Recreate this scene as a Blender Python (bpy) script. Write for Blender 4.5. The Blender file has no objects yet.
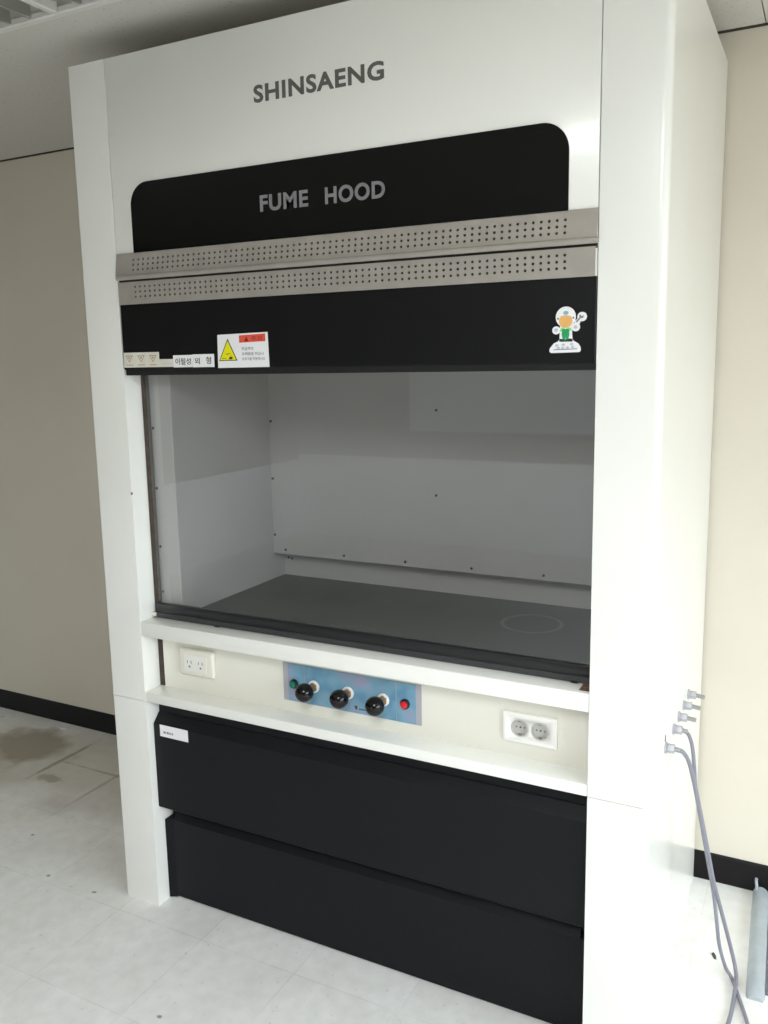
import bpy, bmesh, math, random
from mathutils import Vector, Matrix
random.seed(7)
sc = bpy.context.scene
COL = sc.collection
R = math.radians

# ------------------------------------------------------------------ materials
def lin(c):
    def f(v):
        v /= 255.0
        return v / 12.92 if v <= 0.04045 else ((v + 0.055) / 1.055) ** 2.4
    return (f(c[0]), f(c[1]), f(c[2]), 1.0)

def mat(name, rgb, rough=0.5, metal=0.0, spec=0.5, var=0.0, scale=8.0, bump=0.0, bscale=200.0, coat=0.0, var_rgb=None):
    m = bpy.data.materials.new(name); m.use_nodes = True
    nt = m.node_tree; N = nt.nodes; L = nt.links
    b = N['Principled BSDF']
    b.inputs['Base Color'].default_value = lin(rgb)
    b.inputs['Roughness'].default_value = rough
    b.inputs['Metallic'].default_value = metal
    b.inputs['Specular IOR Level'].default_value = spec
    b.inputs['Coat Weight'].default_value = coat; b.inputs['Coat Roughness'].default_value = 0.12
    tc = N.new('ShaderNodeTexCoord')
    if var > 0:
        nz = N.new('ShaderNodeTexNoise'); nz.inputs['Scale'].default_value = scale
        nz.inputs['Detail'].default_value = 5
        L.new(tc.outputs['Object'], nz.inputs['Vector'])
        rp = N.new('ShaderNodeMapRange')
        rp.inputs['From Min'].default_value = 0.3; rp.inputs['From Max'].default_value = 0.7
        L.new(nz.outputs['Fac'], rp.inputs['Value'])
        mx = N.new('ShaderNodeMix'); mx.data_type = 'RGBA'
        o = var_rgb if var_rgb else tuple(v * (1 - var) for v in rgb)
        mx.inputs['A'].default_value = lin(rgb); mx.inputs['B'].default_value = lin(o)
        L.new(rp.outputs['Result'], mx.inputs['Factor'])
        L.new(mx.outputs['Result'], b.inputs['Base Color'])
    if bump > 0:
        n2 = N.new('ShaderNodeTexNoise'); n2.inputs['Scale'].default_value = bscale
        L.new(tc.outputs['Object'], n2.inputs['Vector'])
        bp = N.new('ShaderNodeBump'); bp.inputs['Strength'].default_value = bump
        bp.inputs['Distance'].default_value = 0.002
        L.new(n2.outputs['Fac'], bp.inputs['Height'])
        L.new(bp.outputs['Normal'], b.inputs['Normal'])
    return m

M = {}
M['enamel'] = mat('ivory enamel', (240, 240, 235), 0.30, var=0.015, scale=3, spec=0.5, coat=0.35)
M['enamel_cream'] = mat('cream enamel', (230, 228, 217), 0.4, var=0.015, scale=3)
M['black_acrylic'] = mat('black acrylic', (7, 7, 8), 0.10, spec=0.25, var=0.25, scale=4)
M['black_panel'] = mat('black textured laminate', (19, 20, 23), 0.5, spec=0.2, var=0.15, scale=60, bump=0.15, bscale=400)
M['black_fascia'] = mat('black fascia', (17, 17, 19), 0.35, spec=0.25, var=0.1, scale=12)
M['black_void'] = mat('black recess', (12, 12, 12), 0.8)
M['strip'] = mat('grey perforated steel', (172, 166, 158), 0.38, metal=0.3, var=0.06, scale=20)
M['hole'] = mat('dark hole', (52, 42, 38), 0.8)
M['letter_grey'] = mat('grey lettering', (96, 94, 92), 0.5)
M['letter_silver'] = mat('silver lettering', (128, 127, 130), 0.45)
M['rail'] = mat('black sash rail', (26, 26, 28), 0.28, spec=0.5)
M['rail_grey'] = mat('dark grey rail lip', (58, 59, 61), 0.4)
M['gasket'] = mat('brown gasket', (74, 62, 52), 0.7, var=0.3, scale=40)
M['liner'] = mat('grey white chamber liner', (186, 185, 181), 0.33, spec=0.45, var=0.03, scale=2)
M['screw'] = mat('steel screw', (70, 70, 68), 0.4, metal=0.8)
M['plastic_white'] = mat('white plastic', (240, 239, 235), 0.3)
M['plastic_beige'] = mat('ivory plastic', (226, 222, 210), 0.4)
M['plastic_face'] = mat('pale ivory plastic', (230, 229, 222), 0.35)
M['slot'] = mat('dark slot', (128, 130, 130), 0.6)
M['socket_grey'] = mat('grey socket well', (190, 188, 184), 0.45)
M['knob'] = mat('black phenolic', (10, 9, 10), 0.14, spec=0.35)
M['brass'] = mat('brass', (176, 140, 104), 0.35, metal=0.7, var=0.2, scale=60)
M['collar'] = mat('white collar', (236, 236, 232), 0.35)
M['green'] = mat('green lens', (10, 118, 92), 0.25)
M['red'] = mat('red button', (205, 32, 44), 0.3)
M['plate_grey'] = mat('lavender grey plate edge', (168, 168, 176), 0.35)
M['paper'] = mat('white paper', (236, 236, 238), 0.6)
M['paper_old'] = mat('yellowed tape', (224, 221, 208), 0.6, var=0.05, scale=40)
M['ink'] = mat('black ink', (58, 58, 60), 0.7)
M['ink_light'] = mat('grey ink', (132, 132, 136), 0.7)
M['ink_tan'] = mat('faded brown ink', (178, 154, 128), 0.7)
M['warn_yellow'] = mat('warning yellow', (235, 225, 10), 0.5)
M['warn_red'] = mat('warning red', (222, 84, 66), 0.5)
M['warn_dark'] = mat('dark red ink', (120, 30, 24), 0.6)
M['skin_orange'] = mat('orange ink', (233, 178, 104), 0.5)
M['helmet_blue'] = mat('blue emblem ink', (120, 178, 205), 0.5)
M['sticker_green'] = mat('green ink', (22, 150, 92), 0.5)
M['sticker_lime'] = mat('light green ink', (130, 215, 120), 0.5)
M['sticker_grey'] = mat('pale lilac ink', (192, 194, 212), 0.5)
M['sticker_shade'] = mat('grey print', (120, 124, 130), 0.5)
M['fitting'] = mat('pale grey fitting', (176, 176, 182), 0.35)
M['barb'] = mat('grey hose barb', (160, 162, 158), 0.3, metal=0.3)
M['hose'] = mat('grey rubber hose', (128, 128, 140), 0.45)
M['pvc'] = mat('blue grey pvc', (170, 178, 184), 0.4, var=0.06, scale=25)
M['pvc_dark'] = mat('darker grey pvc', (104, 108, 116), 0.45)
M['baseboard'] = mat('black rubber skirting', (17, 15, 16), 0.5, spec=0.25, var=0.2, scale=15)
M['ceiling_white'] = mat('white fixture', (214, 213, 208), 0.35)
M['alu'] = mat('louvre metal', (176, 176, 170), 0.3, metal=0.6)
M['debris'] = mat('dark scrap', (70, 66, 64), 0.8)
M['frame_white'] = mat('window frame', (222, 222, 218), 0.4)
M['rust'] = mat('rust brown', (132, 104, 88), 0.8, var=0.4, scale=60)  # brown shared by the sill patch and the column chip

def mat_wall():
    m = mat('beige wall paint', (218, 211, 197), 0.75, spec=0.25, var=0.03, scale=1.7, bump=0.12, bscale=160)
    return m
M['wall'] = mat_wall()
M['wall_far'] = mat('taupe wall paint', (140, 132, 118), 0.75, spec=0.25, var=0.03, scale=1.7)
M['far_panel'] = mat('pale blue grey dado', (240, 244, 250), 0.5)

def mat_floor():
    m = bpy.data.materials.new('vinyl tile floor'); m.use_nodes = True
    nt = m.node_tree; N = nt.nodes; L = nt.links; b = N['Principled BSDF']
    b.inputs['Roughness'].default_value = 0.33; b.inputs['Specular IOR Level'].default_value = 0.45
    tc = N.new('ShaderNodeTexCoord')
    def math_(op, a, bb=None):
        n = N.new('ShaderNodeMath'); n.operation = op
        for k, v in enumerate((a, bb)):
            if v is None: continue
            if isinstance(v, (int, float)): n.inputs[k].default_value = v
            else: L.new(v, n.inputs[k])
        return n.outputs[0]
    sep = N.new('ShaderNodeSeparateXYZ'); L.new(tc.outputs['Object'], sep.inputs[0])
    T = 0.3045
    def edge(o, off):
        f = math_('FRACT', math_('DIVIDE', math_('SUBTRACT', o, off), T))
        d = math_('MINIMUM', f, math_('SUBTRACT', 1.0, f))
        return d
    dx = edge(sep.outputs['X'], -0.585); dy = edge(sep.outputs['Y'], 0.545)
    seam = math_('LESS_THAN', math_('MINIMUM', dx, dy), 0.006)
    # per-tile tone
    ix = math_('FLOOR', math_('DIVIDE', math_('SUBTRACT', sep.outputs['X'], -0.585), T))
    iy = math_('FLOOR', math_('DIVIDE', math_('SUBTRACT', sep.outputs['Y'], 0.545), T))
    cmb = N.new('ShaderNodeCombineXYZ'); L.new(ix, cmb.inputs[0]); L.new(iy, cmb.inputs[1])
    wn = N.new('ShaderNodeTexWhiteNoise'); wn.noise_dimensions = '3D'; L.new(cmb.outputs[0], wn.inputs['Vector'])
    # marbling / speckle
    n1 = N.new('ShaderNodeTexNoise'); n1.inputs['Scale'].default_value = 26; n1.inputs['Detail'].default_value = 6
    L.new(tc.outputs['Object'], n1.inputs['Vector'])
    n2 = N.new('ShaderNodeTexNoise'); n2.inputs['Scale'].default_value = 5; n2.inputs['Detail'].default_value = 4
    L.new(tc.outputs['Object'], n2.inputs['Vector'])
    def mix(fac, A, B):
        x = N.new('ShaderNodeMix'); x.data_type = 'RGBA'
        if isinstance(fac, (int, float)): x.inputs['Factor'].default_value = fac
        else: L.new(fac, x.inputs['Factor'])
        for k, v in (('A', A), ('B', B)):
            if isinstance(v, tuple): x.inputs[k].default_value = lin(v)
            else: L.new(v, x.inputs[k])
        return x.outputs['Result']
    def rng(v, a, bb, c=0.0, d=1.0):
        r = N.new('ShaderNodeMapRange'); L.new(v, r.inputs['Value'])
        r.inputs['From Min'].default_value = a; r.inputs['From Max'].default_value = bb
        r.inputs['To Min'].default_value = c; r.inputs['To Max'].default_value = d
        return r.outputs['Result']
    c = mix(rng(n1.outputs['Fac'], .35, .7), (240, 240, 239), (231, 231, 228))
    c = mix(math_('MULTIPLY', wn.outputs['Value'], 0.12), c, (196, 193, 184))
    # grime: fine scuffs + blotches
    n3 = N.new('ShaderNodeTexNoise'); n3.inputs['Scale'].default_value = 60; n3.inputs['Detail'].default_value = 3
    L.new(tc.outputs['Object'], n3.inputs['Vector'])
    c = mix(math_('MULTIPLY', rng(n3.outputs['Fac'], .66, .74), 0.28), c, (120, 114, 104))
    c = mix(math_('MULTIPLY', rng(n2.outputs['Fac'], .48, .72), 0.18), c, (180, 175, 163))
    # worn brown stain patches, plus one broad darker tone, near the back wall left of the cabinet
    def blob(cx, cy, rx, ry, strength, col, c, freq=9):
        vx = math_('DIVIDE', math_('SUBTRACT', sep.outputs['X'], cx), rx)
        vy = math_('DIVIDE', math_('SUBTRACT', sep.outputs['Y'], cy), ry)
        d = math_('SQRT', math_('ADD', math_('MULTIPLY', vx, vx), math_('MULTIPLY', vy, vy)))
        nn = N.new('ShaderNodeTexNoise'); nn.inputs['Scale'].default_value = freq; nn.inputs['Detail'].default_value = 5
        L.new(tc.outputs['Object'], nn.inputs['Vector'])
        d2 = math_('ADD', d, math_('MULTIPLY', math_('SUBTRACT', nn.outputs['Fac'], 0.5), 1.3))
        return mix(math_('MULTIPLY', rng(d2, 1.0, 0.55), strength), c, col)
    c = blob(-1.12, 0.60, .25, .16, .72, (112, 98, 76), c)
    c = blob(-1.30, 0.42, .30, .10, .40, (128, 114, 92), c)
    c = blob(-0.81, 0.42, .07, .03, .55, (104, 94, 76), c, 30)
    c = blob(-0.892, 0.56, .014, .22, .65, (92, 84, 68), c, 20)
    c = blob(-0.60, 0.545, .30, .010, .45, (100, 92, 76), c, 12)
    c = blob(-0.587, 0.50, .010, .22, .4, (100, 92, 76), c, 12)
    for (sx_, sy_) in ((-.30, -.035), (-.54, .11), (-.105, -.035), (.42, -.33)): c = blob(sx_, sy_, .009, .007, .7, (88, 80, 70), c, 60)
    c = blob(-0.70, 0.56, .75, .34, .42, (166, 156, 132), c, 4)  # broad warm darker tone over the back-left floor
    seamfac = math_('MULTIPLY', seam, rng(n2.outputs['Fac'], .3, .65, .02, .17))
    c = mix(seamfac, c, (124, 118, 106))
    L.new(c, b.inputs['Base Color'])
    rr = rng(n2.outputs['Fac'], .3, .7, .26, .45); L.new(rr, b.inputs['Roughness'])
    return m
M['floor'] = mat_floor()

def mat_ceiling():
    m = bpy.data.materials.new('ceiling board'); m.use_nodes = True
    nt = m.node_tree; N = nt.nodes; L = nt.links; b = N['Principled BSDF']
    b.inputs['Roughness'].default_value = 0.9; b.inputs['Specular IOR Level'].default_value = 0.15
    tc = N.new('ShaderNodeTexCoord')
    vo = N.new('ShaderNodeTexNoise'); vo.inputs['Scale'].default_value = 120; vo.inputs['Detail'].default_value = 3
    L.new(tc.outputs['Object'], vo.inputs['Vector'])
    r = N.new('ShaderNodeMapRange'); r.inputs['From Min'].default_value = .62; r.inputs['From Max'].default_value = .75
    L.new(vo.outputs['Fac'], r.inputs['Value'])
    mx = N.new('ShaderNodeMix'); mx.data_type = 'RGBA'
    mx.inputs['A'].default_value = lin((206, 203, 196)); mx.inputs['B'].default_value = lin((172, 166, 156))
    L.new(r.outputs['Result'], mx.inputs['Factor']); L.new(mx.outputs['Result'], b.inputs['Base Color'])
    return m
M['ceiling'] = mat_ceiling()

def mat_worktop():
    m = mat('dark grey worktop', (62, 62, 58), 0.38, spec=0.35, var=0.2, scale=10, bump=0.05, bscale=90)
    nt = m.node_tree; N = nt.nodes; L = nt.links; b = N['Principled BSDF']
    src = b.inputs['Base Color'].links[0].from_socket
    tc = N.new('ShaderNodeTexCoord')
    sub = N.new('ShaderNodeVectorMath'); sub.operation = 'SUBTRACT'
    sub.inputs[1].default_value = (1.115 - .75, .405 - .41, .87)
    L.new(tc.outputs['Object'], sub.inputs[0])
    ln = N.new('ShaderNodeVectorMath'); ln.operation = 'LENGTH'; L.new(sub.outputs[0], ln.inputs[0])
    d = N.new('ShaderNodeMath'); d.operation = 'SUBTRACT'; L.new(ln.outputs['Value'], d.inputs[0]); d.inputs[1].default_value = .078
    a = N.new('ShaderNodeMath'); a.operation = 'ABSOLUTE'; L.new(d.outputs[0], a.inputs[0])
    r = N.new('ShaderNodeMapRange'); r.inputs['From Min'].default_value = .008; r.inputs['From Max'].default_value = .001
    r.inputs['To Max'].default_value = .5
    L.new(a.outputs[0], r.inputs['Value'])
    nz = N.new('ShaderNodeTexNoise'); nz.inputs['Scale'].default_value = 9; L.new(tc.outputs['Object'], nz.inputs['Vector'])
    ml = N.new('ShaderNodeMath'); ml.operation = 'MULTIPLY'; L.new(r.outputs[0], ml.inputs[0]); L.new(nz.outputs['Fac'], ml.inputs[1])
    mx = N.new('ShaderNodeMix'); mx.data_type = 'RGBA'; L.new(ml.outputs[0], mx.inputs['Factor'])
    L.new(src, mx.inputs['A']); mx.inputs['B'].default_value = lin((170, 168, 160))
    L.new(mx.outputs['Result'], b.inputs['Base Color'])
    return m
M['worktop'] = mat_worktop()

def mat_plate_blue():
    m = bpy.data.materials.new('printed blue plate'); m.use_nodes = True
    nt = m.node_tree; N = nt.nodes; L = nt.links; b = N['Principled BSDF']
    b.inputs['Roughness'].default_value = 0.3
    tc = N.new('ShaderNodeTexCoord')
    nz = N.new('ShaderNodeTexNoise'); nz.inputs['Scale'].default_value = 14; nz.inputs['Detail'].default_value = 2
    L.new(tc.outputs['Object'], nz.inputs['Vector'])
    cr = N.new('ShaderNodeValToRGB')
    e = cr.color_ramp.elements
    e[0].position = .34; e[0].color = lin((96, 142, 172))
    e[1].position = .66; e[1].color = lin((150, 152, 178))
    k = e.new(.48); k.color = lin((116, 160, 184))
    L.new(nz.outputs['Fac'], cr.inputs['Fac']); L.new(cr.outputs['Color'], b.inputs['Base Color'])
    return m
M['plate_blue'] = mat_plate_blue()

def mat_glass(name, tint, refl=1.0):
    m = bpy.data.materials.new(name); m.use_nodes = True
    nt = m.node_tree; N = nt.nodes; L = nt.links
    for n in list(N): N.remove(n)
    out = N.new('ShaderNodeOutputMaterial')
    tr = N.new('ShaderNodeBsdfTransparent'); tr.inputs['Color'].default_value = tint
    gl = N.new('ShaderNodeBsdfGlossy'); gl.inputs['Roughness'].default_value = 0.02
    gl.inputs['Color'].default_value = (.9, .93, .95, 1)
    fr = N.new('ShaderNodeFresnel'); fr.inputs['IOR'].default_value = 1.5
    mu = N.new('ShaderNodeMath'); mu.operation = 'MULTIPLY'; mu.inputs[1].default_value = refl
    L.new(fr.outputs[0], mu.inputs[0])
    ge = N.new('ShaderNodeNewGeometry'); iv = N.new('ShaderNodeMath'); iv.operation = 'SUBTRACT'; iv.inputs[0].default_value = 1.0
    L.new(ge.outputs['Backfacing'], iv.inputs[1])
    m2 = N.new('ShaderNodeMath'); m2.operation = 'MULTIPLY'
    L.new(mu.outputs[0], m2.inputs[0]); L.new(iv.outputs[0], m2.inputs[1]); mu = m2
    mx = N.new('ShaderNodeMixShader')
    L.new(mu.outputs[0], mx.inputs[0]); L.new(tr.outputs[0], mx.inputs[1]); L.new(gl.outputs[0], mx.inputs[2])
    L.new(mx.outputs[0], out.inputs[0])
    return m
M['glass'] = mat_glass('sash glass', (.965, .965, .97, 1), 1.9)
M['window_glass'] = mat_glass('clear window glass', (.97, .98, .98, 1), 0.5)

# ------------------------------------------------------------------ mesh builder
class MB:
    """collects shapes, links them as ONE mesh object"""
    def __init__(self): self.bm = bmesh.new(); self.mats = []
    def _mi(self, m):
        if m not in self.mats: self.mats.append(m)
        return self.mats.index(m)
    def _merge(self, b2, m):
        i = self._mi(m)
        for f in b2.faces: f.material_index = i; f.smooth = True
        me = bpy.data.meshes.new('tmp'); b2.to_mesh(me); b2.free()
        self.bm.from_mesh(me); bpy.data.meshes.remove(me)
        return self
    def box(self, x0, x1, y0, y1, z0, z1, m, bevel=0.0, seg=2, only=None):
        b = bmesh.new(); bmesh.ops.create_cube(b, size=1)
        for v in b.verts:
            v.co = Vector(((x0 + x1) / 2 + v.co.x * (x1 - x0), (y0 + y1) / 2 + v.co.y * (y1 - y0), (z0 + z1) / 2 + v.co.z * (z1 - z0)))
        if bevel > 0:
            es = [e for e in b.edges if (only is None or only(e))]
            bmesh.ops.bevel(b, geom=es, offset=bevel, segments=seg, profile=0.5, affect='EDGES')
        return self._merge(b, m)
    def cyl(self, p0, p1, r0, m, r1=None, seg=24, bevel=0.0):
        p0 = Vector(p0); p1 = Vector(p1); d = p1 - p0
        b = bmesh.new()
        bmesh.ops.create_cone(b, cap_ends=True, cap_tris=False, segments=seg, radius1=r0, radius2=r0 if r1 is None else r1, depth=d.length)
        if bevel > 0:
            es = [e for e in b.edges if abs(e.verts[0].co.z - e.verts[1].co.z) < 1e-6]
            bmesh.ops.bevel(b, geom=es, offset=bevel, segments=2, profile=0.5, affect='EDGES')
        q = Vector((0, 0, 1)).rotation_difference(d.normalized()).to_matrix().to_4x4()
        bmesh.ops.transform(b, matrix=Matrix.Translation((p0 + p1) / 2) @ q, verts=b.verts)
        return self._merge(b, m)
    def sphere(self, c, r, m, sc_=(1, 1, 1), u=28, v=18):
        b = bmesh.new(); bmesh.ops.create_uvsphere(b, u_segments=u, v_segments=v, radius=r)
        for vv in b.verts: vv.co = Vector((vv.co.x * sc_[0] + c[0], vv.co.y * sc_[1] + c[1], vv.co.z * sc_[2] + c[2]))
        return self._merge(b, m)
    def prism(self, pts, axis, a0, a1, m):
        """polygon pts extruded along axis; axis 'y': pts are (x,z); 'x': (y,z); 'z': (x,y)"""
        b = bmesh.new()
        def P(p, a):
            return {'y': (p[0], a, p[1]), 'x': (a, p[0], p[1]), 'z': (p[0], p[1], a)}[axis]
        A = [b.verts.new(P(p, a0)) for p in pts]; B = [b.verts.new(P(p, a1)) for p in pts]
        n = len(pts)
        b.faces.new(A); b.faces.new(list(reversed(B)))
        for k in range(n): b.faces.new((A[k], B[k], B[(k + 1) % n], A[(k + 1) % n]))
        bmesh.ops.recalc_face_normals(b, faces=b.faces)
        return self._merge(b, m)
    def tube(self, pts, r, m, seg=12):
        pts = [Vector(p) for p in pts]
        b = bmesh.new(); rings = []
        prev = None
        for i, p in enumerate(pts):
            t = (pts[min(i + 1, len(pts) - 1)] - pts[max(i - 1, 0)]).normalized()
            if prev is None:
                n = t.orthogonal().normalized()
            else:
                n = (prev - t * prev.dot(t)).normalized()
            prev = n; bi = t.cross(n)
            rings.append([b.verts.new(p + (n * math.cos(2 * math.pi * k / seg) + bi * math.sin(2 * math.pi * k / seg)) * r) for k in range(seg)])
        for i in range(len(rings) - 1):
            for k in range(seg):
                b.faces.new((rings[i][k], rings[i][(k + 1) % seg], rings[i + 1][(k + 1) % seg], rings[i + 1][k]))
        b.faces.new(list(reversed(rings[0]))); b.faces.new(rings[-1])
        bmesh.ops.recalc_face_normals(b, faces=b.faces)
        return self._merge(b, m)
    def text(self, s, x, z, w, h, y, m, embolden=0.0, depth=0.0008, spacing=1.0, slant=0.0):
        """writing on an xz plane facing -y, fitted in the box x..x+w, z..z+h"""
        cu = bpy.data.curves.new('t', 'FONT'); cu.body = s; cu.size = 1.0; cu.offset = embolden
        cu.space_character = spacing; cu.resolution_u = 4
        o = bpy.data.objects.new('t', cu); COL.objects.link(o)
        dg = bpy.context.evaluated_depsgraph_get(); dg.update()
        me = bpy.data.meshes.new_from_object(o.evaluated_get(dg))
        bpy.data.objects.remove(o); bpy.data.curves.remove(cu)
        if not me.vertices: return self
        b = bmesh.new(); b.from_mesh(me); bpy.data.meshes.remove(me)
        xs = [v.co.x for v in b.verts]; ys = [v.co.y for v in b.verts]
        sx = w / (max(xs) - min(xs)); sy = h / (max(ys) - min(ys)); x_0 = min(xs); y_0 = min(ys)
        r = bmesh.ops.extrude_face_region(b, geom=b.faces[:])
        for e in r['geom']:
            if isinstance(e, bmesh.types.BMVert): e.co.z = 1.0
        for v in b.verts:
            v.co = Vector((x + (v.co.x - x_0) * sx, y - depth * v.co.z, z + (v.co.y - y_0) * sy))
        bmesh.ops.recalc_face_normals(b, faces=b.faces)
        return self._merge(b, m)
    def build(self, name, parent=None, label=None, angle=35):
        me = bpy.data.meshes.new(name)
        off = Vector((0, 0, 0))
        p = parent
        while p is not None: off += p.location; p = p.parent
        for v in self.bm.verts: v.co -= off
        self.bm.to_mesh(me); self.bm.free()
        for m in self.mats: me.materials.append(M[m])
        me.set_sharp_from_angle(angle=R(angle))
        o = bpy.data.objects.new(name, me); COL.objects.link(o)
        if parent is not None: o.parent = parent
        if label: o['label'] = label
        return o

def thing(name, loc, label, cat, group=None):
    o = bpy.data.objects.new(name, None); COL.objects.link(o); o.location = loc
    o.empty_display_size = 0.1
    o['label'] = label; o['category'] = cat
    if group: o['group'] = group
    return o
def tag(o, label, cat, group=None):
    o['label'] = label; o['category'] = cat
    if group: o['group'] = group
    return o
def structure(o, label=None, cat=None):
    o['kind'] = 'structure'
    if label: o['label'] = label
    if cat: o['category'] = cat
    return o
def catmull(P, n=8):
    P = [Vector(p) for p in P]; out = []
    Q = [P[0] * 2 - P[1]] + P + [P[-1] * 2 - P[-2]]
    for i in range(1, len(Q) - 2):
        for k in range(n):
            t = k / n
            a, b, c, d = Q[i - 1], Q[i], Q[i + 1], Q[i + 2]
            out.append(0.5 * ((2 * b) + (c - a) * t + (2 * a - 5 * b + 4 * c - d) * t * t + (3 * b - a - 3 * c + d) * t ** 3))
    out.append(P[-1]); return out
def arc(cx, cz, r, a0, a1, n=10):
    return [(cx + r * math.cos(R(a0 + (a1 - a0) * k / n)), cz + r * math.sin(R(a0 + (a1 - a0) * k / n))) for k in range(n + 1)]

# ------------------------------------------------------------------ the room
X0, X1, Y0, YB, ZC = -2.6, 4.9, -4.8, 0.83, 2.406
structure(MB().box(X0 - .1, X1 + .1, Y0 - .1, YB + .1, -.1, 0, 'floor').build('floor'), 'pale scuffed vinyl tile floor', 'floor')
structure(MB().box(X0 - .1, X1 + .1, YB, YB + .1, 0, ZC, 'wall').build('wall_back'), 'beige painted wall behind the fume hood', 'wall')
structure(MB().box(X0 - .1, X0, Y0 - .1, YB, 0, ZC, 'wall_far').build('wall_left'), 'taupe side wall outside the frame', 'wall')
structure(MB().box(X0, X1, Y0 - .1, Y0, 0, ZC, 'wall_far').build('wall_front'), 'taupe wall facing the fume hood', 'wall')
# right wall with a long window
WY0, WY1, WZ0, WZ1 = -3.7, .20, 0.80, 2.28
w = MB()
w.box(X1, X1 + .15, Y0 - .1, YB, 0, WZ0, 'wall').box(X1, X1 + .15, Y0 - .1, YB, WZ1, ZC, 'wall')
w.box(X1, X1 + .15, Y0 - .1, WY0, WZ0, WZ1, 'wall').box(X1, X1 + .15, WY1, YB, WZ0, WZ1, 'wall')
structure(w.build('wall_right'), 'wall with the long window, right of the hood', 'wall')
w = MB(); t = .04
w.box(X1 + .04, X1 + .1, WY0, WY1, WZ0, WZ0 + t, 'frame_white').box(X1 + .04, X1 + .1, WY0, WY1, WZ1 - t, WZ1, 'frame_white')
for k in range(5):
    y = WY0 + (WY1 - WY0 - t) * k / 4
    w.box(X1 + .04, X1 + .1, y, y + t, WZ0 + t, WZ1 - t, 'frame_white')
wf = structure(w.build('window_1'), 'long window in the right wall', 'window')
MB().box(X1 + .066, X1 + .072, WY0 + t, WY1 - t, WZ0 + t, WZ1 - t, 'window_glass').build('pane', wf)
# ceiling with board joints
c = MB()
xs = [X0, 0.0825 - .602, 0.0825 + .602, 1.5875, X1]
ys = [Y0, -2.495, -1.291, -.689, -.087, YB]
FX0, FX1, FY0, FY1 = 0.0825 - .602, 0.0825 + .602, -.087 - .602, -.087      # opening of the recessed light
for j in range(len(ys) - 1):
    if j == len(ys) - 2: xs = [X0, 1.5875, X1]
    for i in range(len(xs) - 1):
        if xs[i] > FX0 - .01 and xs[i + 1] < FX1 + .01 and ys[j] > FY0 - .01 and ys[j + 1] < FY1 + .01: continue
        g = .0015
        c.box(xs[i] + g, xs[i + 1] - g, ys[j] + g, ys[j + 1] - g, ZC, ZC + .012, 'ceiling')
c.box(X0 - .1, FX0, Y0 - .1, YB + .1, ZC + .012, ZC + .05, 'letter_grey').box(FX1, X1 + .1, Y0 - .1, YB + .1, ZC + .012, ZC + .05, 'letter_grey')
c.box(FX0, FX1, Y0 - .1, FY0, ZC + .012, ZC + .05, 'letter_grey').box(FX0, FX1, FY1, YB + .1, ZC + .012, ZC + .05, 'letter_grey')
structure(c.build('ceiling'), 'grey white ceiling boards with thin joints', 'ceiling')
# skirting with rounded top and slightly flared toe
pr = [(YB, 0), (YB - .010, 0), (YB - .007, .012), (YB - .006, .075), (YB - .0045, .082), (YB - .002, .0855), (YB, .086)]
structure(MB().prism(pr, 'x', X0, X1, 'baseboard').build('baseboard_back'), 'black rubber skirting along the back wall', 'baseboard')
# thin coving line where wall meets ceiling
structure(MB().box(X0, X1, YB - .003, YB, ZC - .006, ZC, 'gasket').build('trim_1'), 'thin grey trim where back wall meets ceiling', 'trim')
# pale band added for the glass reflection, and a board, on unseen far walls
w = MB().box(X0, X0 + .03, Y0, YB - .012, 0, .69, 'far_panel', .003, 1).box(X0 + .03, 1.3, Y0, Y0 + .03, 0, .74, 'far_panel', .003, 1)
structure(w.build('trim_2'), 'pale blue grey band added along the unseen far walls', 'trim')
w = MB().box(-1.42, .6, Y0, Y0 + .03, .98, 2.1, 'far_panel', .003, 1)
structure(w.build('trim_3'), 'pale board on the wall facing the hood', 'trim')

# ceiling light: recessed, unlit, with louvre
lt = thing('ceiling_light', (0.0825, -.388, ZC), 'unlit recessed louvred ceiling light above and in front of the fume hood', 'ceiling light')
f = MB(); b = .022
for (x0, x1, y0, y1) in ((FX0, FX1, FY1 - b, FY1), (FX0, FX1, FY0, FY0 + b), (FX0, FX0 + b, FY0 + b, FY1 - b), (FX1 - b, FX1, FY0 + b, FY1 - b)):
    f.box(x0, x1, y0, y1, ZC - .006, ZC + .012, 'ceiling_white', .003, 1)
f.build('frame', lt)
h = MB()
h.box(FX0 + .002, FX1 - .002, FY0 + .002, FY1 - .002, ZC + .09, ZC + .095, 'ceiling_white')
for (x0, x1, y0, y1) in ((FX0, FX1, FY1 - .004, FY1), (FX0, FX1, FY0, FY0 + .004), (FX0, FX0 + .004, FY0, FY1), (FX1 - .004, FX1, FY0, FY1)):
    h.box(x0, x1, y0, y1, ZC + .012, ZC + .09, 'ceiling_white')
h.build('housing', lt)
dv = MB().box(.0825 - .010, .0825 + .010, FY0 + b, FY1 - b, ZC - .006, ZC + .02, 'ceiling_white', .003, 1)
dv.build('divider', lt)
for k in range(2):
    y = FY1 - .15 - .3 * k
    MB().cyl((FX0 + .03, y, ZC + .055), (FX1 - .03, y, ZC + .055), .014, 'plastic_white').build('fluorescent_tube', lt)
for side in (-1, 1):
    fins = MB()
    for k in range(1, 8):
        x = .0825 + side * (.014 + k * .0705)
        fins.prism([(x - .004, ZC), (x + .004, ZC), (x + .001, ZC + .035), (x - .001, ZC + .035)], 'y', FY0 + b, FY1 - b, 'alu')
    fins.prism([(FY1 - .30 - .006, ZC + .001), (FY1 - .30 + .006, ZC + .001), (FY1 - .30, ZC + .04)], 'x', min(.0825 + side * .014, .0825 + side * .58), max(.0825 + side * .014, .0825 + side * .58), 'alu')
    fins.build('louvre', lt)

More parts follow.
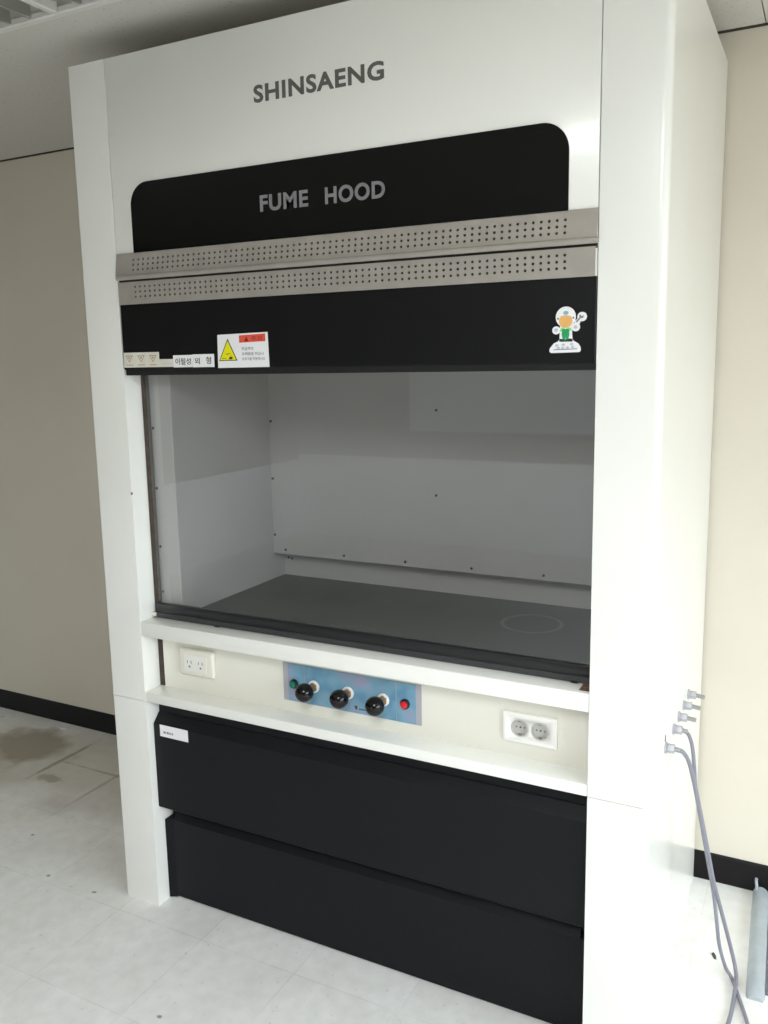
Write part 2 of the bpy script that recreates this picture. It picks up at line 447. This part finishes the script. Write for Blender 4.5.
# ------------------------------------------------------------------ the fume hood
W, D, H = 1.5, .82, 2.325
PL, PR = .119, 1.371
ZS = .632
hood = thing('fume_hood', (.75, .41, 0), 'tall ivory white laboratory fume hood with black panels standing against the wall', 'fume hood')
def outer(left):
    def f(e):
        a, b_ = e.verts[0].co, e.verts[1].co
        if abs(a.x - b_.x) > 1e-5 or abs(a.y - b_.y) > 1e-5: return False
        return a.y < .2 and (a.x < .01 if left else a.x > W - .01)
    return f
MB().box(-.007, PL, 0, D, 0, ZS - .0008, 'enamel', .008, 4, outer(True)).build('side_column', hood, 'lower left ivory column and side of the hood')
MB().box(-.007, PL, 0, D, ZS + .0008, H, 'enamel', .008, 4, outer(True)).build('side_column', hood, 'upper left ivory column and side of the hood')
MB().box(PR, W, 0, D, 0, ZS - .0008, 'enamel', .016, 8, outer(False)).build('side_column', hood, 'lower right ivory column and side of the hood')
MB().box(PR, W, 0, D, ZS + .0008, H, 'enamel', .016, 8, outer(False)).build('side_column', hood, 'upper right ivory column and side of the hood')
MB().box(PL + .002, PR - .002, 0, .03, 1.72, H, 'enamel', .002, 2).build('header_panel', hood)
MB().box(PL + .002, PR - .002, .03, D, H - .02, H - .002, 'enamel').build('top_cover', hood)
# black nameplate with rounded top corners
npnl = MB().prism([(.183, 1.85), (1.3105, 1.85)] + arc(1.3105 - .055, 2.0195 - .055, .055, 0, 90) + arc(.183 + .055, 2.0195 - .055, .055, 90, 180), 'y', -.003, 0, 'black_acrylic').build('nameplate', hood)
for (wd_, x, w_) in (('FUME', .5805, .132), ('HOOD', .7575, .151)):
    MB().text(wd_, x, 1.9142, w_, .0370, -.003, 'letter_silver', .030, spacing=1.1).build('lettering', npnl, 'silver grey capital letters on the black nameplate')
MB().text('SHINSAENG', .573, 2.1545, .3365, .0385, 0, 'letter_grey', .030, .001, spacing=1.1).build('lettering', hood, 'dark grey capital letters on the ivory header')

def perforated(x0, x1, z0, z1, y, yb, ncol, xh0, xh1, rows, dz, zc, lip):
    """sheet-metal strip with drilled holes; the sheet leans from y (top) to yb (bottom)"""
    mb = MB(); bm = bmesh.new()
    hs = []
    pit = (xh1 - xh0) / (ncol - 1)
    def Y(z): return y + (yb - y) * (z1 - z) / (z1 - z0)
    xe = [x0] + [xh0 - pit / 2 + pit * k for k in range(ncol + 1)] + [x1]
    ze = [z0] + [zc - dz * rows / 2 + dz * k for k in range(rows + 1)] + [z1]
    cache = {}
    def V(x, z, dy=0):
        k = (round(x, 6), round(z, 6), dy)
        if k not in cache: cache[k] = bm.verts.new((x, Y(z) + dy, z))
        return cache[k]
    r = .0032
    for i in range(len(xe) - 1):
        for j in range(len(ze) - 1):
            a, b_, c_, d_ = xe[i], xe[i + 1], ze[j], ze[j + 1]
            if 1 <= i <= ncol and 1 <= j <= rows:
                cx, cz = (a + b_) / 2, (c_ + d_) / 2
                ring = [V(cx + r * math.cos(R(45 * k + 22.5)), cz + r * math.sin(R(45 * k + 22.5))) for k in range(8)]
                deep = [bm.verts.new((v.co.x, v.co.y + .0025, v.co.z)) for v in ring]
                C_ = [V(b_, d_), V(a, d_), V(a, c_), V(b_, c_)]      # corner of octagon between k=0|1, 2|3, 4|5, 6|7
                for q in range(4):
                    bm.faces.new((C_[q], ring[2 * q + 1], ring[2 * q]))
                    bm.faces.new((C_[q], C_[(q + 1) % 4], ring[(2 * q + 2) % 8], ring[2 * q + 1]))
                for q in range(8):
                    bm.faces.new((ring[q], ring[(q + 1) % 8], deep[(q + 1) % 8], deep[q]))
                hs.append(bm.faces.new(deep))
            else:
                bm.faces.new((V(a, c_), V(b_, c_), V(b_, d_), V(a, d_)))
    bmesh.ops.recalc_face_normals(bm, faces=bm.faces)
    if sum(f_.normal.y for f_ in bm.faces if f_ not in hs) > 0:
        bmesh.ops.reverse_faces(bm, faces=bm.faces)
    idx = [f_.index for f_ in hs]; bm.faces.index_update(); idx = set(f_.index for f_ in hs)
    mb._merge(bm, 'strip'); mi = mb._mi('hole')
    mb.bm.faces.ensure_lookup_table()
    for k in idx: mb.bm.faces[k].material_index = mi
    # folded edges
    mb.prism([(y, z1), (0.0, z1), (0.0, z1 + .001), (y, z1 + .001)], 'x', x0, x1, 'strip')
    if lip:
        P = [(yb, z0 + .0005)] + [(yb - .003 + .0055 * math.cos(R(a)) + 0, z0 - .006 + .0065 * math.sin(R(a))) for a in range(95, 300, 20)] + [(yb + .006, z0 - .0085), (yb + .006, z0 + .0005)]
        mb.prism(P, 'x', .131, x1 + .002, 'strip')
    else:
        mb.box(x0, x1, yb, .012, z0 - .001, z0, 'strip')
    return mb
perforated(PL + .004, 1.3700, 1.7955, 1.850, -.003, -.011, 70, .183, 1.306, 3, .0125, 1.8205, True).build('louver_strip', hood, 'upper grey strip drilled with three rows of holes')
perforated(PL + .006, 1.3665, 1.7235, 1.778, -.006, -.006, 70, .183, 1.306, 3, .0125, 1.7535, False).build('louver_strip', hood, 'lower grey strip drilled with three rows of holes')

MB().box(PL + .006, PR - .002, -.0008, 0, 1.776, 1.797, 'hole').build('strip_gap', hood)
# black fascia below the strips, with its stickers
fas = MB().box(PL + .0045, PR - .0015, -.002, .02, 1.556, 1.7232, 'black_fascia', .0015, 1).box(PL + .006, PR - .0015, .003, .022, 1.541, 1.556, 'black_void').build('fascia_panel', hood)
ys = -.002
s = MB()
s.box(.1255, .2465, ys - .0008, ys, 1.5615, 1.6, 'paper_old')
for k in range(3):
    cx = .145 + .0405 * k
    s.prism([(cx - .013, 1.5925), (cx + .013, 1.5925), (cx, 1.5735)], 'y', ys - .0011, ys - .0008, 'ink_tan')
    s.prism([(cx - .0085, 1.5900), (cx + .0085, 1.5900), (cx, 1.5775)], 'y', ys - .0013, ys - .0011, 'paper_old')
    s.box(cx - .003, cx + .003, ys - .0015, ys - .0013, 1.5835, 1.5885, 'ink_tan')
    s.box(cx - .012, cx + .012, ys - .0011, ys - .0008, 1.5668, 1.5690, 'ink_tan')
s.build('sticker', fas, 'yellowed strip printed with three faded triangle signs')
s = MB().box(.2465, .2930, ys - .0006, ys, 1.5615, 1.5815, 'paper_old')
s.box(.2525, .2870, ys - .0008, ys - .0006, 1.5690, 1.5705, 'sticker_grey')
s.build('sticker', fas, 'short blank strip of yellowed tape')
s = MB().box(.2930, .3555, ys - .0009, ys, 1.5600, 1.5905, 'paper')
s.text('이필성', .300, 1.5665, .050, .0165, ys - .0009, 'ink', .01, .0003)
s.build('sticker', fas, 'white tape with three black written characters')
s = MB().box(.3562, .4235, ys - .0009, ys, 1.5595, 1.5915, 'paper')
s.text('외', .3625, 1.5670, .016, .016, ys - .0009, 'ink', .01, .0003)
s.text('형', .3985, 1.5670, .016, .018, ys - .0009, 'ink', .01, .0003)
s.build('sticker', fas, 'white tape with two black written characters')
s = MB().prism([(.4355, 1.5568), (.5885, 1.5575), (.5868, 1.6400), (.4372, 1.6372)], 'y', ys - .001, ys, 'paper')
s.prism([(.4395, 1.5735), (.4955, 1.5740), (.4680, 1.6275)], 'y', ys - .0013, ys - .001, 'ink')
s.prism([(.4430, 1.5757), (.4915, 1.5760), (.4680, 1.6225)], 'y', ys - .0015, ys - .0013, 'warn_yellow')
s.prism([(.470, 1.5775), (.480, 1.5775), (.482, 1.5815), (.478, 1.5840), (.472, 1.5830)], 'y', ys - .0017, ys - .0015, 'ink')
s.prism([(.449, 1.5785), (.462, 1.5785), (.462, 1.5800), (.449, 1.5800)], 'y', ys - .0017, ys - .0015, 'ink')
s.prism([(.461, 1.5905), (.466, 1.5885), (.474, 1.5915), (.473, 1.5925), (.466, 1.5900), (.462, 1.5917)], 'y', ys - .0017, ys - .0015, 'ink')
s.prism([(.5030, 1.6165), (.5800, 1.6185), (.5798, 1.6365), (.5030, 1.6340)], 'y', ys - .0013, ys - .001, 'warn_red')
s.prism([(.5180, 1.6190), (.5310, 1.6195), (.5245, 1.6310)], 'y', ys - .0015, ys - .0013, 'warn_dark')
s.text('주의', .5385, 1.6200, .032, .0115, ys - .0013, 'warn_dark', 0, .0002)
s.text('취급주의', .5095, 1.5980, .034, .0085, ys - .001, 'ink_light', .01, .0003)
s.text('유해물질 취급시', .5095, 1.5860, .064, .0075, ys - .001, 'ink_light', .01, .0003)
s.text('보호구를 착용하시오', .5095, 1.5740, .068, .0075, ys - .001, 'ink_light', .01, .0003)
s.build('sticker', fas, 'white warning sticker with a yellow triangle and red heading')
# die-cut sticker: plain worker pictogram in a white hard hat, holding a spanner
s = MB(); px = lambda u, v: (1.2762 + (u - 183) * (.0640 / 307), 1.5765 + (608 - v) * (.0905 / 455))
def blob(pts, a, b_, m): s.prism([px(*p) for p in pts], 'y', ys - b_, ys - a, m)
def disc(u, v, r, a, b_, m, ru=None, n=28): blob([(u + (ru or r) * math.cos(2 * math.pi * k / n), v + r * math.sin(2 * math.pi * k / n)) for k in range(n)], a, b_, m)
disc(340, 255, 102, 0, .0010, 'paper', 98); disc(248, 385, 40, 0, .0009, 'paper'); disc(438, 358, 42, 0, .0009, 'paper')
disc(498, 258, 46, 0, .0009, 'paper')
blob([(425, 300), (455, 275), (485, 300), (465, 350), (430, 350)], 0, .0008, 'paper')
blob([(285, 340), (400, 340), (410, 500), (280, 500)], 0, .0008, 'paper')
blob([(183, 595), (186, 565), (200, 545), (225, 515), (262, 498), (285, 470), (405, 470), (425, 495), (465, 520), (485, 550), (491, 575), (486, 600), (470, 606), (200, 610)], 0, .0008, 'paper')
disc(340, 295, 68, .0010, .0012, 'skin_orange', 66)
blob([(270, 250), (272, 220), (290, 190), (320, 172), (340, 168), (362, 172), (390, 190), (408, 220), (410, 250), (340, 238)], .0012, .0014, 'plastic_white')
disc(342, 216, 20, .0014, .0016, 'helmet_blue', 26)
disc(264, 270, 10, .0010, .0012, 'sticker_shade'); disc(414, 266, 10, .0010, .0012, 'sticker_shade')
blob([(295, 365), (318, 358), (340, 376), (362, 358), (392, 362), (400, 385), (375, 400), (305, 400), (280, 395)], .0010, .0012, 'sticker_lime')
blob([(308, 375), (330, 372), (340, 380), (350, 372), (374, 375), (378, 430), (366, 485), (345, 488), (341, 450), (336, 488), (316, 485), (304, 430)], .0012, .0014, 'sticker_green')
blob([(300, 485), (336, 478), (336, 492), (302, 494)], .0010, .0012, 'ink'); blob([(346, 478), (382, 483), (382, 492), (346, 492)], .0010, .0012, 'ink')
disc(248, 382, 18, .0009, .0011, 'sticker_grey'); disc(436, 358, 18, .0009, .0011, 'sticker_grey')
blob([(436, 305), (448, 314), (486, 272), (478, 262)], .0009, .0012, 'sticker_shade')
blob([(474, 268), (470, 245), (484, 235), (488, 252), (502, 254), (508, 242), (515, 258), (504, 274)], .0012, .0014, 'sticker_shade')
for (u, v) in ((255, 535), (320, 530), (400, 525), (270, 560), (315, 562), (360, 558), (410, 552)): disc(u, v, 13, .0008, .0010, 'sticker_grey', 17)
blob([(225, 574), (455, 568), (455, 576), (225, 582)], .0008, .0010, 'sticker_shade')
s.build('sticker', fas, 'die-cut sticker of a worker in a white hard hat and green overalls')

# the sash: glass, black bottom rail, gasket
sash = MB().box(PL + .010, PR - .002, .064, .070, .895, 1.62, 'glass').build('sash', hood)
rl = MB().box(PL + .004, PR - .002, .056, .076, .868, .9045, 'rail', .003, 2)
rl.prism([(.050, .8665), (.056, .8665), (.056, .8800), (.0525, .8790)], 'x', PL + .004, PR - .002, 'rail_grey')
rl.build('bottom_rail', sash, 'black rail along the bottom of the glass')
MB().box(PL, PL + .012, .060, .080, .868, 1.60, 'gasket', .002, 1).build('guide_strip', hood, 'brown guide strip along the left edge of the glass')
MB().cyl((PL + .001, .050, .874), (PL + .013, .050, .874), .006, 'plastic_beige').build('stopper', hood, 'small pale stopper at the left end of the rail')
for x in (.34, 1.318): MB().box(x, x + .016, .046, .0545, .8655, .869, 'rail').build('rail_pad', hood)

# chamber liner
IL, IR = .198, 1.362
MB().box(PL, IL, .085, .60, .86, 1.70, 'liner', .002, 1).build('liner_wall', hood, 'left grey white wall of the work chamber')
MB().box(IR, PR, .085, .60, .86, 1.70, 'liner', .002, 1).build('liner_wall', hood, 'right grey white wall of the work chamber')
MB().box(PL, PR, .598, .62, .86, 1.70, 'liner').build('liner_wall', hood, 'rear grey white wall of the work chamber')
MB().box(PL, PR, .03, .62, 1.70, 1.72, 'liner').build('liner_ceiling', hood)
baf = MB().box(IL, IR, .535, .545, .955, 1.69, 'liner', .0015, 1).build('baffle_panel', hood, 'screwed grey white panel at the back of the chamber')
for (x, z) in ((.205, 1.385), (.2045, 1.201), (.2045, 1.017), (.244, .9703), (.462, .9697), (.675, .9697), (.889, .9697), (1.104, .9697), (1.28, .9697), (.779, 1.1777), (.7815, 1.4256)):
    MB().cyl((x + .002, .535, z), (x + .002, .5315, z), .0042, 'screw', .003, 10).build('screw', baf)
for z in (1.3955, 1.228, 1.062, .931):
    MB().cyl((.131, .085, z), (.131, .082, z), .0042, 'screw', .003, 10).build('screw', hood)
for (x, z) in ((.214, .928), (.227, .926)):
    MB().cyl((x, .598, z), (x, .595, z), .004, 'screw', .003, 10).build('screw', hood)
MB().box(PL, PR, .080, .598, .845, .8705, 'worktop', .002, 1).build('worktop', hood, 'dark grey worktop marked with a pale ring')

YP = .064
# apron, control recess and shelf
MB().box(PL + .0005, PR - .0005, .0005, .080, .8225, .8648, 'enamel', .003, 2).build('apron', hood, 'ivory sill below the sash')
MB().box(PL + .017, PR, YP, .090, .655, .8225, 'enamel_cream', .001, 1).build('control_panel', hood, 'recessed ivory panel carrying the controls')
MB().box(PL + .0005, PL + .016, YP - .001, .086, .6595, .8200, 'gasket').build('panel_gap', hood, 'dark narrow gap left of the control panel')
MB().box(PL + .0005, PR - .0005, .0005, .090, ZS - .0008, .6592, 'enamel', .003, 2).build('shelf', hood, 'ivory ledge below the controls')
MB().box(PL, PR, .082, .79, .005, ZS - .002, 'black_void').build('base_carcass', hood)
MB().prism([(1.345, .8650), (1.3705, .8650), (1.3705, .8670), (1.348, .8655)], 'y', .012, .05, 'rust').build('brown_patch', hood, 'small brown patch at the right end of the sill')  # flat brown patch on the sill, colour only
MB().box(.1165, .1192, -.0006, .004, 1.2215, 1.2275, 'rust').build('brown_patch', hood, 'tiny rust chip on the edge of the left column')

ox, oz, oy = .0065, .0051, YP - .0762
cp = MB()
cp.box(.5430, .5575, .073, .0762, .6850, .7870, 'plate_grey').box(.5575, .9285, .073, .0762, .6850, .7870, 'plate_blue').box(.9285, .9430, .073, .0762, .6850, .7870, 'plate_grey')
cp.box(.6080, .6094, .0726, .073, .6850, .7870, 'plate_grey').box(.8742, .8756, .0726, .073, .6850, .7870, 'plate_grey')
cp.prism([(.7560, .7050), (.7655, .7050), (.7640, .6945), (.7590, .6960)], 'y', .0726, .073, 'ink')
for (a_, e_x) in ((.7700, .7745), (.7760, .7800), (.7812, .7845), (.7860, .7950)): cp.box(a_, e_x, .0727, .073, .6955, .6995, 'ink')
for vv in cp.bm.verts: vv.co += Vector((ox, oy, oz))
cplate = cp.build('control_plate', hood, 'printed blue plate with grey ends')
for (x, z, m, lb) in ((.5757, .7339, 'green', 'round green indicator on the control plate'), (.8985, .7345, 'red', 'round red button on the control plate')):
    x += ox + .002; z += oz
    q = MB().cyl((x, .073, z), (x, .066, z), .0125, 'rail', None, 24, .001)
    q.cyl((x, .067, z), (x, .060, z), .0092, m, None, 24, .002)
    for vv in q.bm.verts: vv.co.y += oy
    q.build('push_button' if m == 'red' else 'indicator_lamp', hood, lb)
for (x, z, lb) in ((.6378, .7358, 'left'), (.7397, .7360, 'middle'), (.8402, .7349, 'right')):
    x += ox; z += oz
    v = MB().cyl((x, .073 + oy, z), (x, .068 + oy, z), .0165, 'collar', None, 28, .0015).build('gas_valve', hood, lb + ' black ball valve on the control plate')
    MB().cyl((x, .068 + oy, z), (x, .054 + oy, z), 0.0125, 'brass', None, 6, .001).cyl((x, .054 + oy, z), (x, .034 + oy, z), .0065, 'brass').build('stem', v, 'brass stem')
    MB().sphere((x, .026 + oy, z), .024, 'knob').build('knob', v, 'glossy black ball')

# outlets
yo = YP
o = MB().box(.2060, .3270, yo - .016, yo, .7110, .7875, 'plastic_beige', .008, 4)
outl = o.build('power_outlet', hood, 'raised ivory twin outlet at the left of the recess')
f = MB().box(.2260, .3040, yo - .0172, yo - .0155, .7240, .7730, 'plastic_face', .0008, 1)
f.build('socket_face', outl)
for cx in (.2455, .2840):
    g = MB()
    g.box(cx - .0075, cx - .0055, yo - .0178, yo - .0170, .7475, .7560, 'slot').box(cx + .0055, cx + .0075, yo - .0178, yo - .0170, .7475, .7560, 'slot')
    g.cyl((cx, yo - .0170, .7385), (cx, yo - .0178, .7385), .0032, 'slot', None, 12)
    g.build('socket', outl)
outr = MB().box(1.1590, 1.2870, yo - .009, yo, .6975, .7690, 'plastic_white', .0025, 2).build('power_outlet', hood, 'white twin round-pin outlet at the right of the recess')
for cx in (1.1992, 1.2470):
    g = MB(); cz = .7333; b2 = bmesh.new()
    # sunken round well: rim ring, wall and floor
    ns = 32; y0 = yo - .0094; rr = [(.0205, y0), (.0190, y0 - .0006), (.0178, y0), (.0174, y0 + .0085)]
    rings = [[b2.verts.new((cx + r_ * math.cos(2 * math.pi * k / ns), yy, cz + r_ * math.sin(2 * math.pi * k / ns))) for k in range(ns)] for (r_, yy) in rr]
    for i in range(3):
        for k in range(ns): b2.faces.new((rings[i][k], rings[i][(k + 1) % ns], rings[i + 1][(k + 1) % ns], rings[i + 1][k]))
    b2.faces.new(rings[-1]); bmesh.ops.recalc_face_normals(b2, faces=b2.faces)
    g._merge(b2, 'socket_grey')
    for dx in (-.0095, .0095): g.cyl((cx + dx, y0 + .0083, cz), (cx + dx, y0 + .0075, cz), .0024, 'slot', None, 12)
    for dz in (-.0165, .0165): g.box(cx - .0035, cx + .0035, y0 + .001, y0 + .008, cz + dz - .001, cz + dz + .001, 'slot')
    g.cyl((cx, y0 + .0083, cz), (cx, y0 + .0070, cz), .002, 'screw', None, 10)
    g.build('socket', outr)
# cut the wells out of the outlet plate
def bore(plate, holes, r, y0, y1):
    me = plate.data; loc = plate.parent.location
    c_ = MB()
    for (x, z) in holes: c_.cyl((x, y0, z), (x, y1, z), r, 'plastic_white', None, 32)
    cut = c_.build('cutter', plate.parent)
    md = plate.modifiers.new('b', 'BOOLEAN'); md.operation = 'DIFFERENCE'; md.object = cut; md.solver = 'EXACT'
    dg = bpy.context.evaluated_depsgraph_get(); dg.update()
    nm = bpy.data.meshes.new_from_object(plate.evaluated_get(dg)); plate.modifiers.clear(); plate.data = nm
    bpy.data.objects.remove(cut)
bore(outr, [(1.1992, .7333), (1.2470, .7333)], .0192, yo - .02, yo - .0005)

# base panels
def base_panel(yf, z0, z1, zt, yt, lb, side):
    m = MB(); a, b_ = PL + .002, PR - .002
    prof = [(yf, z0 + .004), (yf + .004, z0), (yf + .06, z0), (yf + .06, zt), (yt, zt), (yf + .002, z1), (yf, z1 - .003)]
    m.prism(prof, 'x', a + side, b_ - side, 'black_panel')
    if side:
        for (x0, x1) in ((a, a + side), (b_, b_ - side)):
            m.prism([(x0, yf - .011), (x1, yf), (x1, yf + .05), (x0, yf + .05)], 'z', z0, z1, 'black_panel')
    return m.build('base_panel', hood, lb, 25)
up = base_panel(.024, .300, .560, .584, .0475, 'upper black front panel with a chamfered grip edge', 0)
MB().box(PL + .002, PR - .002, .050, .082, .584, ZS - .002, 'black_panel').build('grip_recess', hood, 'black recess above the upper panel')
lo = base_panel(.056, .003, .252, .280, .078, 'lower black front panel set further back', .022)
s = MB().box(.1445, .2455, .0228, .024, .5245, .5590, 'paper')
for (a_, e_x) in ((.157, .166), (.169, .177), (.179, .184), (.187, .192)): s.box(a_, e_x, .0226, .0228, .5350, .5410, 'ink_light')
s.build('name_tag', up, 'small white paper tag at the left end')

# gas nozzles on the right side
xs_ = W
for k, y in enumerate((.188, .2975, .376, .455, .534)):
    z = .690
    n = MB().cyl((W, y, z), (W + .004, y, z), .0135, 'fitting', None, 24, .001)
    n.cyl((W + .004, y, z), (W + .021, y, z), .0105, 'fitting', None, 6, .001)
    nz = n.build('gas_nozzle', hood, ['nozzle nearest the front, hose attached', 'second nozzle from the front, hose attached', 'third nozzle from the front, bare', 'fourth nozzle from the front, bare', 'rearmost nozzle, bare'][k])
    bb = MB()
    L_ = .021
    tip = .042 if k > 1 else .034
    d_ = -.10
    for q in range(4):
        a = L_ + (tip - L_) * q / 4; e = L_ + (tip - L_) * (q + 1) / 4
        bb.cyl((W + a, y, z + d_ * (a - L_)), (W + e, y, z + d_ * (e - L_)), .0062, 'barb', .0046, 16)
    bb.build('barb', nz)
MB().box(W, W + .002, .178, .184, .708, .722, 'slot').build('mark', hood, 'tiny dark mark above the front nozzle')

# hoses
h1 = [(1.524, .188, .690), (1.540, .190, .684), (1.553, .215, .640), (1.575, .245, .518), (1.590, .283, .410), (1.602, .335, .300), (1.617, .380, .205), (1.640, .425, .082), (1.655, .425, .022), (1.661, .385, .012), (1.661, .306, .0055), (1.657, .235, .0055), (1.640, .100, .0055), (1.600, -.08, .0055), (1.66, -.3, .0055), (1.85, -.45, .0055)]
tag(MB().tube(catmull(h1), .0049, 'hose').build('hose'), 'grey hose from the front nozzle, curving toward the viewer on the floor', 'hose', 'grey hoses hanging from the nozzles')
h2 = [(1.524, .2975, .690), (1.536, .296, .682), (1.546, .290, .655), (1.552, .288, .610), (1.558, .292, .545), (1.577, .318, .420), (1.600, .352, .268), (1.611, .362, .180), (1.619, .372, .110), (1.634, .392, .040), (1.648, .402, .0085), (1.668, .352, .0055), (1.690, .286, .0055), (1.735, .150, .0055), (1.82, -.03, .0055), (1.95, -.18, .0055)]
tag(MB().tube(catmull(h2), .0045, 'hose').build('hose'), 'grey hose from the second nozzle, running off rightwards over the floor', 'hose', 'grey hoses hanging from the nozzles')

# half-round duct lying on the floor
p0 = Vector((1.708, .352, 0)); p1 = Vector((1.690, .812, 0)); ax = (p1 - p0).normalized(); sd = Vector((ax.y, -ax.x, 0))
def duct_section(rw, rh, n=14): return [(rw * math.cos(math.pi * k / n), rh * math.sin(math.pi * k / n)) for k in range(n + 1)]
def loft(sec0, secs, m):
    b2 = bmesh.new(); rings = []
    for (base, sec) in secs: rings.append([b2.verts.new(base + sd * a + Vector((0, 0, h_))) for (a, h_) in sec])
    n = len(rings[0])
    for i in range(len(rings) - 1):
        for k in range(n): b2.faces.new((rings[i][k], rings[i][(k + 1) % n], rings[i + 1][(k + 1) % n], rings[i + 1][k]))
    b2.faces.new(rings[0]); b2.faces.new(list(reversed(rings[-1]))); bmesh.ops.recalc_face_normals(b2, faces=b2.faces)
    return MB()._merge(b2, m)
mb = loft(None, [(p0, duct_section(.018, .010)), (p0 + ax * .012, duct_section(.0215, .020)), (p0 + ax * .03, duct_section(.022, .024)), (p1, duct_section(.022, .024))], 'pvc')
du = tag(mb.build('cable_duct'), 'blue grey half-round plastic duct lying on the floor by the skirting', 'cable duct')
e2 = p1 - sd * .012
MB().tube(catmull([e2 + Vector((0, -.02, .02)), e2 + Vector((0, -.002, .026)), e2 + Vector((-.002, .0035, .034)), e2 + Vector((-.002, .0035, .046))], 6), .0042, 'pvc').build('cable_end', du, 'cable stub rising at the wall end')
st = [p0 + ax * .03 + sd * .0222 + Vector((0, 0, .0)), p1 + sd * .0222]
bq = bmesh.new()
v = [bq.verts.new(q) for q in (st[0], st[1], st[1] + sd * .007, st[0] + sd * .007)]
v2 = [bq.verts.new(q.co + Vector((0, 0, .005))) for q in v]
bq.faces.new(v); bq.faces.new(v2)
for k in range(4): bq.faces.new((v[k], v[(k + 1) % 4], v2[(k + 1) % 4], v2[k]))
bmesh.ops.recalc_face_normals(bq, faces=bq.faces)
MB()._merge(bq, 'pvc_dark').build('edge_strip', du, 'darker strip along the right edge')  # thin darker strip beside the duct, right edge

# scraps on the floor
tag(MB().prism([(1.592, .482), (1.599, .466), (1.606, .464), (1.604, .476), (1.597, .488)], 'z', 0, .003, 'debris').build('scrap'), 'tiny dark scrap on the floor beside the grey hoses', 'scrap')
tag(MB().prism([(-1.152, .772), (-1.136, .762), (-1.118, .770), (-1.122, .786), (-1.142, .790)], 'z', 0, .006, 'paper').build('scrap'), 'tiny white scrap on the floor by the skirting left of the hood', 'scrap')

# ------------------------------------------------------------------ light
wd = bpy.data.worlds.new('World'); sc.world = wd; wd.use_nodes = True
bgn = wd.node_tree.nodes['Background']
wn_ = wd.node_tree
tcw = wn_.nodes.new('ShaderNodeTexCoord'); spw = wn_.nodes.new('ShaderNodeSeparateXYZ')
rpw = wn_.nodes.new('ShaderNodeValToRGB')
mpw = wn_.nodes.new('ShaderNodeMapRange'); mpw.inputs['From Min'].default_value = -1; mpw.inputs['From Max'].default_value = 1
wn_.links.new(tcw.outputs['Generated'], spw.inputs[0]); wn_.links.new(spw.outputs['Z'], mpw.inputs['Value'])
wn_.links.new(mpw.outputs['Result'], rpw.inputs['Fac']); wn_.links.new(rpw.outputs['Color'], bgn.inputs['Color'])
e_ = rpw.color_ramp.elements
e_[0].position = .47; e_[0].color = (.13, .13, .12, 1)      # ground and buildings outside
e_[1].position = .53; e_[1].color = (.52, .565, .60, 1); e3 = e_.new(.74); e3.color = (1.32, 1.43, 1.54, 1)      # overcast sky
SKY = 16.0
bgn.inputs['Strength'].default_value = SKY
pl_ = bpy.data.lights.new('daylight_portal', 'AREA'); pl_.shape = 'RECTANGLE'
pl_.size = WY1 - WY0; pl_.size_y = WZ1 - WZ0; pl_.cycles.is_portal = True
po = bpy.data.objects.new('daylight_portal', pl_); COL.objects.link(po)
po.location = (X1 + .12, (WY0 + WY1) / 2, (WZ0 + WZ1) / 2)
po.rotation_euler = Matrix(((0, 0, 1), (1, 0, 0), (0, 1, 0))).to_euler()   # local x -> world y, local y -> z, -z -> -x

# added area light behind the viewer, fills in downlight on floor and sill
la = bpy.data.lights.new('fill_light', 'AREA'); la.shape = 'RECTANGLE'; la.size = .6; la.size_y = 1.2; la.energy = 76
la.color = (.96, .985, 1.0)
lo_ = bpy.data.objects.new('fill_light', la); COL.objects.link(lo_); lo_.location = (1.7, -2.3, ZC - .008)
# ------------------------------------------------------------------ camera
cam = bpy.data.cameras.new('camera'); co = bpy.data.objects.new('camera', cam); COL.objects.link(co)
fpx, yaw, pit, rol = 851.06, R(27.1833), R(-9.1122), R(-.9915)
fw = Vector((-math.sin(yaw) * math.cos(pit), math.cos(yaw) * math.cos(pit), math.sin(pit)))
rt = Vector((math.cos(yaw), math.sin(yaw), 0)); upv = rt.cross(fw)
r2 = math.cos(rol) * rt + math.sin(rol) * upv; u2 = -math.sin(rol) * rt + math.cos(rol) * upv
co.matrix_world = Matrix(((r2.x, u2.x, -fw.x, 1.7867), (r2.y, u2.y, -fw.y, -1.7057), (r2.z, u2.z, -fw.z, 1.5626), (0, 0, 0, 1)))
cam.sensor_fit = 'VERTICAL'; cam.sensor_height = 24.0; cam.lens = fpx / 1024 * 24.0
cam.shift_x = -7.97 / 1024; cam.shift_y = -12.85 / 1024
cam.clip_start = .02
sc.camera = co

sc.view_settings.view_transform = 'Standard'; sc.view_settings.look = 'None'
sc.view_settings.gamma = 1.0; sc.view_settings.use_curve_mapping = False
sc.view_settings.exposure = -0.41
sc.cycles.use_denoising = True
sc.cycles.max_bounces = 12; sc.cycles.diffuse_bounces = 8; sc.cycles.transparent_max_bounces = 16
sc.cycles.sample_clamp_indirect = 8.0
